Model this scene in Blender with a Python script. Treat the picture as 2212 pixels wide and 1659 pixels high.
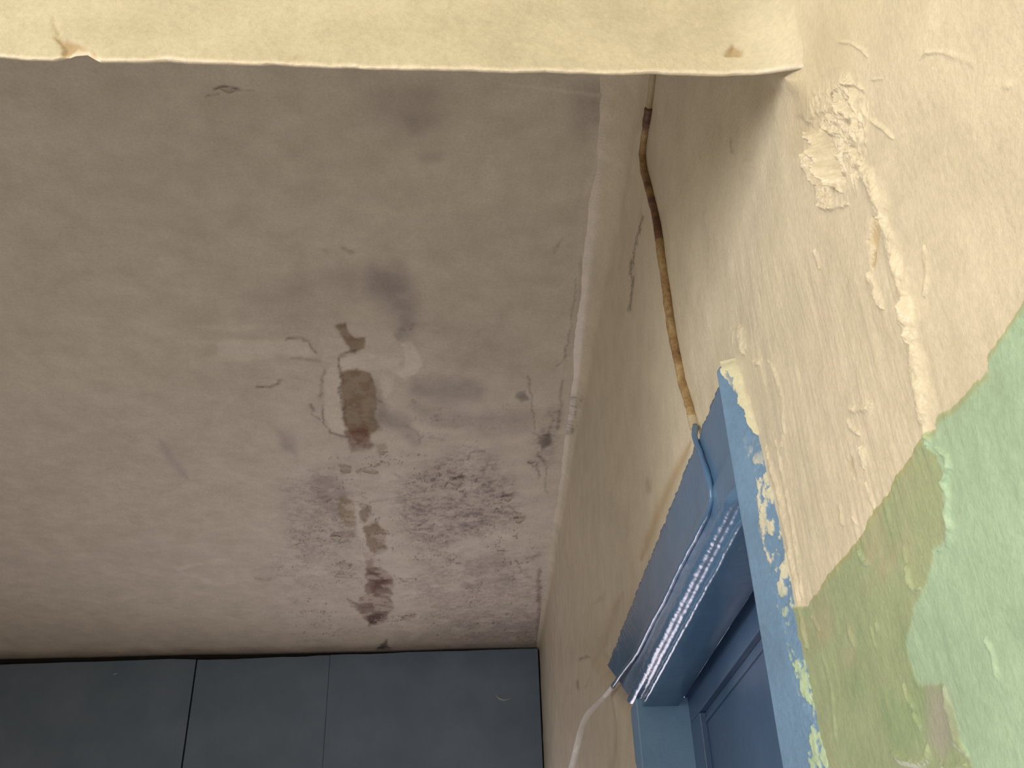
import bpy, math, random
import numpy as np
from mathutils import Matrix, Vector

for o in list(bpy.data.objects):
    bpy.data.objects.remove(o, do_unlink=True)
scene = bpy.context.scene
COL = scene.collection

# ------------------------------------------------------------------ camera
EYE = 1.50                       # camera height above the floor
FPX, CX, CY = 2150.0, 1106.0, 829.5
PITCH, YAW, ROLL = 0.56488, 0.04937, -0.03512
fw = np.array([math.sin(YAW) * math.cos(PITCH), math.cos(YAW) * math.cos(PITCH), math.sin(PITCH)])
rt0 = np.array([math.cos(YAW), -math.sin(YAW), 0.0])
up0 = np.cross(rt0, fw)
rt = rt0 * math.cos(ROLL) + up0 * math.sin(ROLL)
up = -rt0 * math.sin(ROLL) + up0 * math.cos(ROLL)
cam = bpy.data.cameras.new('camera')
cam.sensor_fit = 'HORIZONTAL'
cam.sensor_width = 36.0
cam.lens = FPX / 2212.0 * 36.0
cam.clip_start = 0.02
camo = bpy.data.objects.new('camera', cam)
COL.objects.link(camo)
camo.matrix_world = Matrix(((rt[0], up[0], -fw[0], 0), (rt[1], up[1], -fw[1], 0),
                            (rt[2], up[2], -fw[2], EYE), (0, 0, 0, 1)))
scene.camera = camo

# ------------------------------------------------------------------ world, lights, exposure
world = bpy.data.worlds.new('world')
scene.world = world
world.use_nodes = True
bg = world.node_tree.nodes['Background']
bg.inputs['Color'].default_value = (0.80, 0.88, 1.0, 1)
bg.inputs['Strength'].default_value = 0.6


def area(name, loc, rot, sx, sy, power, color):
    l = bpy.data.lights.new(name, 'AREA')
    l.shape = 'RECTANGLE'
    l.size, l.size_y = sx, sy
    l.energy = power
    l.color = color
    o = bpy.data.objects.new(name, l)
    COL.objects.link(o)
    o.location = loc
    o.rotation_euler = rot
    return o


# daylight through the window of the room behind the camera
area('window_daylight', (-0.55, -2.94, 1.10), (math.radians(90), 0, 0), 1.2, 1.6, 16.0, (1.0, 0.98, 0.93))
# and through the window in its left wall
area('side_window_daylight', (-2.66, -1.45, 1.85), (0, math.radians(-90), 0), 1.3, 1.3, 112.0, (1.0, 0.98, 0.93))
# fill lights added low in the passage's left wall and under the far boards
area('passage_fill', (-2.66, 1.75, 0.95), (0, math.radians(-90), 0), 1.1, 1.1, 9.5, (1.0, 0.99, 0.97))
area('far_fill', (-0.40, 4.88, 1.10), (math.radians(-90), 0, 0), 1.0, 1.3, 20.0, (1.0, 0.89, 1.0))

vs = scene.view_settings
vs.view_transform = 'Standard'
vs.look = 'None'
vs.exposure = 0.0
vs.gamma = 1.0
vs.use_curve_mapping = False

# ------------------------------------------------------------------ dimensions (heights relative to the eye: zr)
XR = 0.33        # right wall
ZC = 1.54        # ceiling above the eye
YF = 4.86        # far partition
YH = 0.685       # lintel wall over the opening
XL = -2.70       # left wall
YB = -3.0        # wall behind the camera
FLOOR = -EYE


# ------------------------------------------------------------------ small maths helpers
def ray(u, v):
    return fw + (u - CX) / FPX * rt + (CY - v) / FPX * up


def hit(u, v, axis, val):
    d = ray(u, v)
    return d * (val / d[axis])


def proj(P):
    z = P @ fw
    z = np.where(z < 0.05, 0.05, z)
    return CX + FPX * (P @ rt) / z, CY - FPX * (P @ up) / z


def sstep(a, b, x):
    t = np.clip((x - a) / (b - a), 0, 1)
    return t * t * (3 - 2 * t)


def _hash(ix, iy, seed):
    h = (ix.astype(np.int64) * 374761393 + iy.astype(np.int64) * 668265263 + seed * 974711) & 0x7fffffff
    h = ((h ^ (h >> 13)) * 1274126177) & 0x7fffffff
    return ((h ^ (h >> 16)) & 0xffff) / 65535.0


def vnoise(x, y, seed=0):
    ix = np.floor(x)
    iy = np.floor(y)
    fx = x - ix
    fy = y - iy
    fx = fx * fx * fx * (fx * (fx * 6 - 15) + 10)
    fy = fy * fy * fy * (fy * (fy * 6 - 15) + 10)
    a = _hash(ix, iy, seed)
    b = _hash(ix + 1, iy, seed)
    c = _hash(ix, iy + 1, seed)
    d = _hash(ix + 1, iy + 1, seed)
    return (a * (1 - fx) + b * fx) * (1 - fy) + (c * (1 - fx) + d * fx) * fy


def fbm(x, y, sc, octv=4, seed=0, gain=0.5):
    """noise in -1..1, feature size about sc"""
    s = 0.0
    amp = 1.0
    tot = 0.0
    f = 1.0 / sc
    for k in range(octv):
        s = s + amp * (vnoise(x * f + 17.3 * k, y * f + 9.1 * k, seed + k * 31) * 2 - 1)
        tot += amp
        amp *= gain
        f *= 2.03
    return s / tot


def seg_dist(u, v, pts):
    """distance to a polyline and the position 0..1 along it"""
    best = np.full(u.shape, 1e9)
    bt = np.zeros(u.shape)
    L = [math.hypot(pts[i + 1][0] - pts[i][0], pts[i + 1][1] - pts[i][1]) for i in range(len(pts) - 1)]
    tot = sum(L) or 1
    acc = 0
    for i in range(len(pts) - 1):
        (x0, y0), (x1, y1) = pts[i], pts[i + 1]
        l2 = max(L[i] ** 2, 1e-6)
        t = np.clip(((u - x0) * (x1 - x0) + (v - y0) * (y1 - y0)) / l2, 0, 1)
        d = np.hypot(u - x0 - t * (x1 - x0), v - y0 - t * (y1 - y0))
        m = d < best
        best = np.where(m, d, best)
        bt = np.where(m, (acc + t * L[i]) / tot, bt)
        acc += L[i]
    return best, bt


class Marks:
    """soft shapes surveyed on a surface; u, v are the surveyed coordinates of the surface points"""

    def __init__(self, u, v):
        self.u, self.v = u, v

    def _cull(self, pts, m):
        xs = [p[0] for p in pts]
        ys = [p[1] for p in pts]
        return np.nonzero((self.u > min(xs) - m) & (self.u < max(xs) + m) & (self.v > min(ys) - m) & (self.v < max(ys) + m))[0]

    def poly(self, pts, soft=6.0):
        out = np.zeros(self.u.shape)
        i = self._cull(pts, soft * 2)
        if len(i) == 0:
            return out
        u, v = self.u[i], self.v[i]
        d, _ = seg_dist(u, v, list(pts) + [pts[0]])
        ins = np.zeros(u.shape, bool)
        n = len(pts)
        for k in range(n):
            (x0, y0), (x1, y1) = pts[k], pts[(k + 1) % n]
            if y0 == y1:
                continue
            c = ((y0 > v) != (y1 > v)) & (u < (x1 - x0) * (v - y0) / (y1 - y0) + x0)
            ins ^= c
        sd = np.where(ins, -d, d)
        out[i] = 1 - sstep(-soft, soft, sd)
        return out

    def line(self, pts, w, taper=True):
        """bell-shaped ridge of half-width w"""
        out = np.zeros(self.u.shape)
        i = self._cull(pts, w * 3)
        if len(i) == 0:
            return out
        d, t = seg_dist(self.u[i], self.v[i], pts)
        ww = w * (np.clip(np.minimum(t, 1 - t) * 5 + 0.25, 0, 1) if taper else 1.0)
        out[i] = np.exp(-(d / ww) ** 2)
        return out

    def blob(self, x, y, rx, ry):
        return np.exp(-(((self.u - x) / rx) ** 2 + ((self.v - y) / ry) ** 2) ** 1.5)


def mixc(c, col, m):
    return c * (1 - m[:, None]) + np.array(col)[None, :] * m[:, None]


# ------------------------------------------------------------------ object helpers
def tag(o, label=None, cat=None, kind=None, group=None):
    if label:
        o['label'] = label
    if cat:
        o['category'] = cat
    if kind:
        o['kind'] = kind
    if group:
        o['group'] = group
    return o


def link(name, me, mat=None, parent=None):
    o = bpy.data.objects.new(name, me)
    COL.objects.link(o)
    if mat is not None:
        me.materials.append(mat)
    if parent is not None:
        o.parent = parent
    return o


def mesh_np(name, V, F, pig=None, smooth=True):
    """V (n,3) with z relative to the eye, F (m,4) or (m,3)"""
    V = np.asarray(V, float).copy()
    V[:, 2] += EYE
    F = np.asarray(F, np.int32)
    me = bpy.data.meshes.new(name)
    n, k = F.shape
    me.vertices.add(len(V))
    me.vertices.foreach_set('co', V.astype(np.float32).ravel())
    me.loops.add(n * k)
    me.loops.foreach_set('vertex_index', F.ravel())
    me.polygons.add(n)
    me.polygons.foreach_set('loop_start', np.arange(0, n * k, k, dtype=np.int32))
    me.polygons.foreach_set('loop_total', np.full(n, k, np.int32))
    me.polygons.foreach_set('use_smooth', np.full(n, smooth, bool))
    me.update(calc_edges=True)
    if pig is not None:
        a = me.color_attributes.new('pigment', 'FLOAT_COLOR', 'POINT')
        c = np.ones((len(V), 4), np.float32)
        c[:, :3] = np.clip(pig, 0, 1)
        a.data.foreach_set('color', c.ravel())
    return me


def grid_faces(nr, nc, off=0, flip=False):
    i = np.arange(nr - 1)[:, None] * nc + np.arange(nc - 1)[None, :]
    i = i.ravel() + off
    f = np.stack([i, i + 1, i + nc + 1, i + nc], 1)
    return f[:, ::-1] if flip else f


class Geo:
    """collects boxes and prisms for one mesh (world z)"""

    def __init__(self):
        self.v, self.f = [], []

    def box(self, x0, x1, y0, y1, z0, z1, bev=0.0):
        b = len(self.v)
        self.v += [(x, y, z) for z in (z0, z1) for (x, y) in ((x0, y0), (x1, y0), (x1, y1), (x0, y1))]
        for q in ((3, 2, 1, 0), (4, 5, 6, 7), (0, 1, 5, 4), (1, 2, 6, 5), (2, 3, 7, 6), (3, 0, 4, 7)):
            self.f.append([b + k for k in q])
        return self

    def build(self, name, mat, parent=None, smooth=False):
        me = bpy.data.meshes.new(name)
        me.from_pydata(self.v, [], self.f)
        me.update()
        if smooth:
            me.polygons.foreach_set('use_smooth', [True] * len(me.polygons))
        return link(name, me, mat, parent)


# ------------------------------------------------------------------ materials
def nodes(name):
    m = bpy.data.materials.new(name)
    m.use_nodes = True
    nt = m.node_tree
    return m, nt, nt.nodes['Principled BSDF']


def ramp(nt, fac, stops):
    r = nt.nodes.new('ShaderNodeValToRGB')
    el = r.color_ramp.elements
    while len(el) < len(stops):
        el.new(0.5)
    for e, (p, c) in zip(el, stops):
        e.position = p
        e.color = (*c, 1) if len(c) == 3 else c
    nt.links.new(fac, r.inputs[0])
    return r.outputs[0]


def noise(nt, scale, detail=5, rough=0.55, vec=None):
    n = nt.nodes.new('ShaderNodeTexNoise')
    n.inputs['Scale'].default_value = scale
    n.inputs['Detail'].default_value = detail
    n.inputs['Roughness'].default_value = rough
    if vec is None:
        g = nt.nodes.new('ShaderNodeNewGeometry')
        vec = g.outputs['Position']
    nt.links.new(vec, n.inputs['Vector'])
    return n.outputs['Fac']


def bump(nt, bsdf, fac, strength, dist):
    b = nt.nodes.new('ShaderNodeBump')
    b.inputs['Strength'].default_value = strength
    b.inputs['Distance'].default_value = dist
    nt.links.new(fac, b.inputs['Height'])
    nt.links.new(b.outputs[0], bsdf.inputs['Normal'])


def mulcol(nt, a, b, fac=1.0):
    m = nt.nodes.new('ShaderNodeMix')
    m.data_type = 'RGBA'
    m.blend_type = 'MULTIPLY'
    m.inputs['Factor'].default_value = fac
    for s, val in ((6, a), (7, b)):
        if isinstance(val, tuple):
            m.inputs[s].default_value = (*val, 1)
        else:
            nt.links.new(val, m.inputs[s])
    return m.outputs[2]


def plaster_material(name, rough, grain=220.0, bstr=0.35, mott=(0.90, 1.06), spec=0.3):
    """paint on plaster: the pigment attribute times fine mottling, with a grainy relief"""
    m, nt, b = nodes(name)
    at = nt.nodes.new('ShaderNodeAttribute')
    at.attribute_name = 'pigment'
    lo, hi = mott
    c1 = ramp(nt, noise(nt, 14.0, 4, 0.6), [(0.3, (lo, lo, lo * 0.98)), (0.7, (hi, hi, hi))])
    c2 = ramp(nt, noise(nt, 160.0, 2, 0.6), [(0.3, (0.94, 0.94, 0.93)), (0.7, (1.05, 1.05, 1.05))])
    c = mulcol(nt, mulcol(nt, at.outputs['Color'], c1), c2)
    nt.links.new(c, b.inputs['Base Color'])
    b.inputs['Roughness'].default_value = rough
    b.inputs['Specular IOR Level'].default_value = spec
    bump(nt, b, noise(nt, grain, 2, 0.6), bstr, 0.002)
    return m


def paint_material(name, col, col2, rough, scale=9.0, grain=90.0, bstr=0.3, spec=0.5, bdist=0.0015):
    m, nt, b = nodes(name)
    c = ramp(nt, noise(nt, scale, 5), [(0.32, col), (0.7, col2)])
    nt.links.new(c, b.inputs['Base Color'])
    b.inputs['Roughness'].default_value = rough
    b.inputs['Specular IOR Level'].default_value = spec
    bump(nt, b, noise(nt, grain, 3, 0.6), bstr, bdist)
    return m


M_WALL = plaster_material('wall_paint', 0.40, spec=0.4)
M_CEIL = plaster_material('ceiling_distemper', 0.85, 170.0, 0.35, spec=0.15)
M_LINT = plaster_material('lintel_paint', 0.55)
M_LEG = plaster_material('smeared_jamb_paint', 0.33, 120.0, 0.45, spec=0.5)
M_BLUE = paint_material('blue_gloss_paint', (0.085, 0.178, 0.315), (0.105, 0.205, 0.355), 0.24, 12, 70, 0.35)
M_BLUE_D = paint_material('blue_door_paint', (0.060, 0.112, 0.215), (0.078, 0.14, 0.25), 0.38, 8, 60, 0.3)
M_PANEL = paint_material('blue_green_board_paint', (0.155, 0.222, 0.31), (0.195, 0.265, 0.365), 0.40, 5, 120, 0.2)
M_DARK = paint_material('dark_gap', (0.02, 0.018, 0.02), (0.03, 0.028, 0.03), 0.9)
M_FLAKE = paint_material('flake_paint', (0.50, 0.44, 0.36), (0.58, 0.52, 0.44), 0.8, 40)
M_ROOM = paint_material('room_paint', (0.66, 0.61, 0.52), (0.72, 0.67, 0.58), 0.7, 3)
M_FLOOR = paint_material('floor_cement', (0.42, 0.38, 0.34), (0.50, 0.46, 0.42), 0.6, 4)
M_WHITE = paint_material('white_plastic', (0.82, 0.80, 0.84), (0.88, 0.86, 0.90), 0.16, 30)
M_SCUFF = paint_material('pale_scuff', (0.5, 0.5, 0.48), (0.6, 0.6, 0.58), 0.5, 60)

CREAM = np.array((0.69, 0.61, 0.46))
MINT = np.array((0.40, 0.545, 0.38))
OLIVE = np.array((0.36, 0.415, 0.245))

# ------------------------------------------------------------------ right wall
GREEN_EDGE = [(2260, 590), (2212, 650), (2185, 690), (2160, 735), (2132, 770), (2135, 800), (2100, 838), (2075, 868),
              (2030, 898), (2024, 925), (1990, 950), (1978, 985), (1948, 1020), (1925, 1062), (1890, 1105),
              (1872, 1150), (1838, 1192), (1800, 1232), (1772, 1275), (1752, 1308), (1700, 1312), (1680, 1500),
              (1700, 1800), (2500, 1800), (2500, 300)]
OLIVE_AREA = [(1990, 948), (2012, 968), (2035, 985), (2048, 1030), (2044, 1080), (2056, 1120), (2048, 1165),
              (2016, 1190), (2022, 1215), (2002, 1270), (1985, 1310), (1975, 1350), (1963, 1385), (1976, 1440),
              (1992, 1480), (2040, 1478), (2062, 1530), (2078, 1600), (2110, 1660), (2140, 1800), (1650, 1800),
              (1650, 1290), (1752, 1300)]


def wall_surface(Y, Z):
    """displacement towards the room (m) and pigment of the right wall at (Y, zr)"""
    Y = np.asarray(Y, float)
    Z = np.asarray(Z, float)
    P = np.stack([np.full(Y.shape, XR), Y, Z], 1)
    u0, v0 = proj(P)
    behind = (P @ fw) < 0.1
    u0 = np.where(behind, -5000, u0)
    j = 6.0
    u = u0 + j * fbm(Y, Z, 0.010, 4, 5, 0.65)
    v = v0 + j * fbm(Y, Z, 0.010, 4, 6, 0.65)
    M = Marks(u, v)
    S = Marks(u0, v0)
    M2 = Marks(0.55 * u0 + 0.45 * u, 0.55 * v0 + 0.45 * v)
    calm = 1 - 0.9 * sstep(0.50, 0.60, Y) * sstep(0.80, 0.72, Y) * sstep(0.60, 0.70, Z)
    d = calm * (0.0040 * fbm(Y, Z, 0.35, 3, 1) + 0.0012 * fbm(Y, Z, 0.07, 3, 2))
    # vertical trowel drag beside the frame
    drag = fbm(Y, Z * 0.10, 0.014, 3, 3)
    d += 0.0011 * drag * S.poly([(1560, 560), (2000, 560), (2080, 1000), (1860, 1230), (1700, 1330), (1640, 900)], 60)
    d += 0.0006 * fbm(Y, Z * 0.3, 0.02, 3, 4)
    # thick lump of torn plaster
    lump = S.poly([(1762, 205), (1800, 180), (1835, 165), (1868, 215), (1872, 320), (1850, 400), (1800, 445), (1765, 440), (1742, 350)], 22)
    sl = Y + 0.30 * Z
    rdg = (1 - np.abs(fbm(sl, Z * 0.5, 0.016, 4, 8, 0.6)) * 1.6) ** 3
    d += lump * (0.0005 + 0.0058 * np.clip(rdg, 0, 1) * sstep(-0.3, 0.4, fbm(sl, Z * 0.6, 0.03, 2, 81)) + 0.0012 * fbm(Y, Z, 0.006, 3, 82))
    for pts in ([(1826, 262), (1846, 255), (1862, 300), (1852, 335), (1832, 325), (1822, 290)], [(1788, 285), (1806, 290), (1818, 330), (1806, 345), (1792, 310)],
                [(1762, 372), (1778, 385), (1800, 425), (1784, 432), (1766, 410)], [(1836, 185), (1848, 182), (1862, 205), (1846, 212)]):
        d -= 0.0028 * M.poly(pts, 6)
    for pts, w, hh in (
        ([(1757, 285), (1778, 330), (1797, 372), (1806, 402)], 10, 5.5),
        ([(1818, 222), (1832, 250), (1848, 290), (1856, 330)], 11, 3.8),
        ([(1738, 330), (1748, 365), (1762, 398)], 8, 3.6),
        ([(1815, 330), (1818, 380)], 7, 3.5),
        ([(1838, 330), (1850, 358), (1866, 345)], 8, 3.2),
        ([(1798, 205), (1830, 178), (1862, 192)], 6, 2.8),
        ([(1765, 440), (1785, 452), (1830, 442)], 5, 2.2),
        ([(1775, 265), (1800, 290), (1815, 285)], 6, 2.5),
        ([(1772, 278), (1795, 320), (1812, 365), (1818, 395)], 7, -4.5),
        ([(1750, 335), (1764, 375), (1778, 405)], 6, -3.5),
        ([(1832, 215), (1850, 255), (1866, 300)], 6, -3.0),
        ([(1757, 285), (1778, 330), (1797, 372), (1806, 402)], 8, 4.5),
        ([(1790, 355), (1803, 392), (1812, 415)], 6, 4.0),
        # the long ridge running down to the green paint
        ([(1868, 362), (1888, 400), (1905, 440), (1915, 470)], 17, 5.0),
        ([(1912, 470), (1930, 540), (1955, 610), (1968, 680), (1978, 740)], 13, 4.6),
        ([(1968, 640), (1980, 720), (1985, 790), (1996, 850), (2004, 910), (2010, 960)], 12, 4.4),
        ([(1882, 590), (1896, 635), (1915, 668)], 9, 2.6),
        ([(1996, 530), (2005, 590), (2000, 640)], 6, 1.6),
        ([(1760, 540), (1770, 580)], 5, 1.5),
        # scratches and drips
        ([(1988, 128), (2002, 113), (2035, 114), (2070, 124), (2105, 142)], 4.5, 1.4),
        ([(1808, 92), (1838, 93), (1862, 110), (1870, 124)], 4, 1.2),
        ([(1880, 258), (1910, 280), (1932, 300)], 5, 1.6),
        ([(1880, 172), (1905, 170)], 3.5, 1.2),
        ([(2165, 180), (2178, 190)], 8, 1.8),
        # ridges beside the jamb
        ([(1655, 962), (1668, 1010), (1688, 1075), (1700, 1140), (1712, 1210), (1735, 1310), (1750, 1400)], 5, 2.4),
        ([(1676, 950), (1706, 1080), (1724, 1190), (1738, 1290)], 4, 1.6),
        ([(1660, 778), (1672, 800), (1690, 860), (1695, 930), (1690, 965)], 4.5, 1.3),
        ([(1594, 705), (1600, 735), (1608, 765)], 9, 4.0),
        ([(1585, 715), (1582, 745)], 4, 2.0),
        ([(1628, 780), (1640, 788)], 9, 3.0),
        ([(1838, 880), (1852, 888), (1880, 882), (1888, 872)], 7, 1.8),
        ([(1835, 905), (1842, 925), (1862, 940)], 6, 1.4),
        ([(1862, 965), (1868, 990), (1870, 1012)], 7, 2.2),
        ([(1872, 1040), (1882, 1075), (1892, 1100)], 4, 1.0),
        ([(1815, 1090), (1820, 1130), (1828, 1136)], 4, 1.2),
        ([(1842, 1115), (1856, 1135)], 3, 0.8),
        # runs in the green paint
        ([(2028, 965), (2050, 985), (2058, 1010), (2046, 1042), (2056, 1075), (2052, 1110), (2060, 1140), (2050, 1180), (2032, 1190)], 6, 2.6),
        ([(1862, 1190), (1872, 1215), (1888, 1218)], 5, 2.0),
        ([(1966, 1225), (1972, 1262), (1985, 1276), (1998, 1270)], 5, 2.4),
        ([(1958, 1180), (1966, 1215)], 4, 1.4),
        ([(1900, 1345), (1904, 1365)], 4, 1.2),
        ([(2137, 1380), (2152, 1410), (2158, 1440), (2162, 1465)], 5, 1.8),
        ([(1956, 1478), (1966, 1510), (1978, 1530)], 5, 1.5),
        ([(1976, 1540), (1995, 1575)], 4, 1.3),
        ([(2045, 1485), (2055, 1545), (2068, 1600), (2095, 1632)], 6, 2.0),
        ([(1928, 1622), (1950, 1640), (1985, 1648), (2006, 1638), (2008, 1612)], 8, 2.4),
        ([(2035, 1652), (2060, 1660), (2090, 1652)], 9, 2.2),
        ([(1780, 1400), (1800, 1480), (1812, 1600)], 4, 1.0),
        ([(1836, 1350), (1850, 1400)], 4, 1.0),
        ([(1885, 1350), (1896, 1400)], 3, 1.0),
        ([(1760, 1330), (1775, 1360)], 4, 1.2),
    ):
        d += hh * 0.00105 * (1.0 + 0.9 * fbm(Y, Z, 0.014, 4, 9, 0.6)) * M2.line(pts, w * 0.85)
    # edge of the thick coat over the olive paint
    green = M.poly(GREEN_EDGE, 3.0)
    olive = M.poly(OLIVE_AREA, 3.5)
    d += 0.0009 * green + 0.0007 * olive * green
    d += green * 0.0004 * fbm(Y, Z, 0.015, 3, 10)
    # torn hollows
    gouge = M.poly([(1888, 470), (1898, 478), (1900, 505), (1893, 540), (1892, 580), (1886, 560), (1884, 530), (1874, 520), (1884, 500)], 4)
    d -= 0.0035 * gouge
    g2 = M.line([(1835, 985), (1840, 1015), (1848, 1035)], 5)
    d -= 0.0016 * g2
    # plaster web under the end of the lintel
    d += 0.018 * S.blob(1715, 150, 46, 40) * sstep(0.60, 0.80, Y) + 0.004 * S.line([(1715, 170), (1745, 210), (1750, 260)], 26)
    # plaster flushed over the far side of the frame
    edge = 0.515 + (Y - 1.95) * 0.47
    d += 0.028 * sstep(1.86, 1.92, Y) * sstep(3.2, 2.2, Y) * sstep(0.0, -0.05, Z - edge)
    d += 0.006 * S.line([(1300, 1300), (1265, 1420), (1262, 1560), (1280, 1700)], 30)
    d -= 0.004 * S.line([(1316, 1330), (1290, 1400), (1275, 1480)], 12)
    # recess round the head of the frame
    d -= 0.002 * S.line([(1490, 955), (1455, 1040), (1405, 1160), (1360, 1270)], 12)
    # coved angle with the ceiling, tighter towards the far end
    r = np.interp(Y, [0.6, 1.6, 2.6, 4.86], [0.085, 0.075, 0.035, 0.016])
    q = np.clip(Z - (ZC - r), 0, r * 0.999)
    d += r - np.sqrt(r * r - q * q)
    # ragged grooves just below the angle
    for pts, w, hh in (([(1392, 235), (1375, 300), (1362, 380), (1345, 470), (1330, 560)], 6, 2.0),
                       ([(1290, 380), (1285, 460), (1288, 520)], 4, -1.2),
                       ([(1385, 462), (1372, 525), (1361, 575), (1359, 596)], 6, 2.2),
                       ([(1242, 870), (1236, 920), (1228, 960)], 5, 1.4)):
        d += hh * 0.001 * M.line(pts, w)

    # ---------------- pigment
    c = np.repeat(CREAM[None, :], len(Y), 0)
    c = c * (1 + 0.05 * fbm(Y, Z, 0.22, 4, 20)[:, None])
    warm = sstep(-0.2, 0.5, fbm(Y, Z, 0.16, 3, 21))
    c = mixc(c, (0.685, 0.60, 0.455), 0.6 * warm)
    g = np.repeat(MINT[None, :], len(Y), 0) * (1 + 0.06 * fbm(Y, Z, 0.05, 4, 22)[:, None])
    ol = np.repeat(OLIVE[None, :], len(Y), 0)
    ol = mixc(ol, (0.42, 0.40, 0.26), 0.8 * sstep(0.0, 0.5, fbm(Y, Z, 0.05, 4, 23)))
    ol = mixc(ol, (0.30, 0.40, 0.22), 0.7 * sstep(0.05, 0.5, fbm(Y, Z, 0.06, 4, 24)))
    g = g * (1 - olive[:, None]) + ol * olive[:, None]
    g = mixc(g, (0.40, 0.38, 0.32), 0.8 * S.poly([(2010, 1480), (2050, 1490), (2070, 1590), (2040, 1640), (2010, 1600)], 18))
    c = c * (1 - green[:, None]) + g * green[:, None]
    c = mixc(c, (0.42, 0.40, 0.18), 0.55 * green * (1 - M.poly([(x, y + 16) if x > 1760 else (x, y) for x, y in GREEN_EDGE], 5)))
    c = mixc(c, (0.52, 0.40, 0.22), 0.7 * gouge)
    c = mixc(c, (0.36, 0.27, 0.15), 0.7 * M.line([(1888, 545), (1890, 578)], 4))
    c = mixc(c, (0.42, 0.36, 0.22), 0.6 * g2)
    c = mixc(c, (0.56, 0.46, 0.30), 0.45 * S.line([(1880, -60), (1800, 70), (1745, 190), (1715, 330)], 52))  # corner shade where lintel meets wall, painted into the pigment as brown
    # smears of greenish-grey damp in the angle and along the wall
    damp = np.maximum(S.line([(1300, 210), (1282, 290), (1262, 420)], 26), 0.8 * S.poly([(1200, 560), (1250, 560), (1225, 1000), (1180, 1000)], 22))
    c = mixc(c, (0.40, 0.36, 0.30), 0.55 * damp * sstep(-0.4, 0.4, fbm(Y, Z, 0.05, 4, 25)))
    c = mixc(c, (0.52, 0.46, 0.35), 0.35 * S.poly([(1180, 1100), (1230, 1100), (1250, 1659), (1170, 1659)], 24) * sstep(-0.3, 0.5, fbm(Y, Z, 0.06, 4, 26)))
    # hair cracks and dirt
    for pts, w, k in (([(1388, 470), (1377, 515), (1364, 568), (1360, 594)], 2.6, 0.75),
                      ([(1364, 598), (1362, 640), (1358, 670)], 2.4, 0.8),
                      ([(1210, 955), (1222, 975), (1226, 994)], 4, 0.8), ([(1238, 942), (1225, 968)], 3, 0.7),
                      ([(1255, 856), (1248, 900), (1242, 935)], 2.8, 0.6), ([(1253, 858), (1254, 862)], 5, 0.7),
                      ([(1579, 298), (1582, 330)], 3, 0.35), ([(1398, 1040), (1400, 1060)], 7, 0.35),
                      ([(1259, 1424), (1280, 1419)], 2.5, 0.6), ([(1252, 1474), (1254, 1484)], 5, 0.45),
                      ([(1200, 880), (1212, 882)], 4, 0.6)):
        c = mixc(c, (0.10, 0.075, 0.05), k * M.line(pts, w, False))
    # brown run beside the head of the frame
    c = mixc(c, (0.50, 0.36, 0.19), 0.75 * S.line([(1492, 955), (1462, 1015), (1435, 1070), (1400, 1160), (1380, 1210)], 9))
    c = mixc(c, (0.50, 0.38, 0.24), 0.5 * S.line([(1345, 1280), (1322, 1330), (1305, 1400)], 10))
    return d, c


def build_right_wall():
    V, F, C = [], [], []
    off = 0

    def patch(Ys, Zs):
        nonlocal off
        yy, zz = np.meshgrid(Ys, Zs, indexing='ij')
        y, z = yy.ravel(), zz.ravel()
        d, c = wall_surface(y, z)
        V.append(np.stack([XR - d, y, z], 1))
        C.append(c)
        f = grid_faces(len(Ys), len(Zs), off)
        fc = f - off
        my = y[fc].mean(1)
        mz = z[fc].mean(1)
        F.append(f[~((my > 1.0) & (my < 1.885) & (mz < 0.60))])
        off += len(y)

    patch(np.concatenate([np.linspace(0.28, 0.45, 80)[:-1], np.linspace(0.45, 0.78, 400)[:-1], np.linspace(0.78, 1.304, 320)]),
          np.concatenate([np.linspace(0.05, 0.30, 150)[:-1], np.linspace(0.30, 0.72, 440)[:-1], np.linspace(0.72, 1.10, 150)]))
    patch(np.linspace(0.28, 1.304, 240), np.linspace(1.098, ZC, 110))
    patch(np.geomspace(1.30, YF + 0.05, 400), np.linspace(0.30, ZC, 320))
    patch(np.linspace(1.885, YF + 0.05, 40), np.linspace(FLOOR, 0.304, 20))
    patch(np.linspace(0.28, 1.0, 30), np.linspace(FLOOR, 0.054, 20))
    patch(np.linspace(YB, 0.284, 30), np.linspace(FLOOR, ZC, 30))
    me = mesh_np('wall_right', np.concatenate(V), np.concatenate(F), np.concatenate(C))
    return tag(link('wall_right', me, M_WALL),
               'lumpy cream plastered wall with green lower paint around the blue door frame', 'wall', 'structure')


wall_right = build_right_wall()


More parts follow.
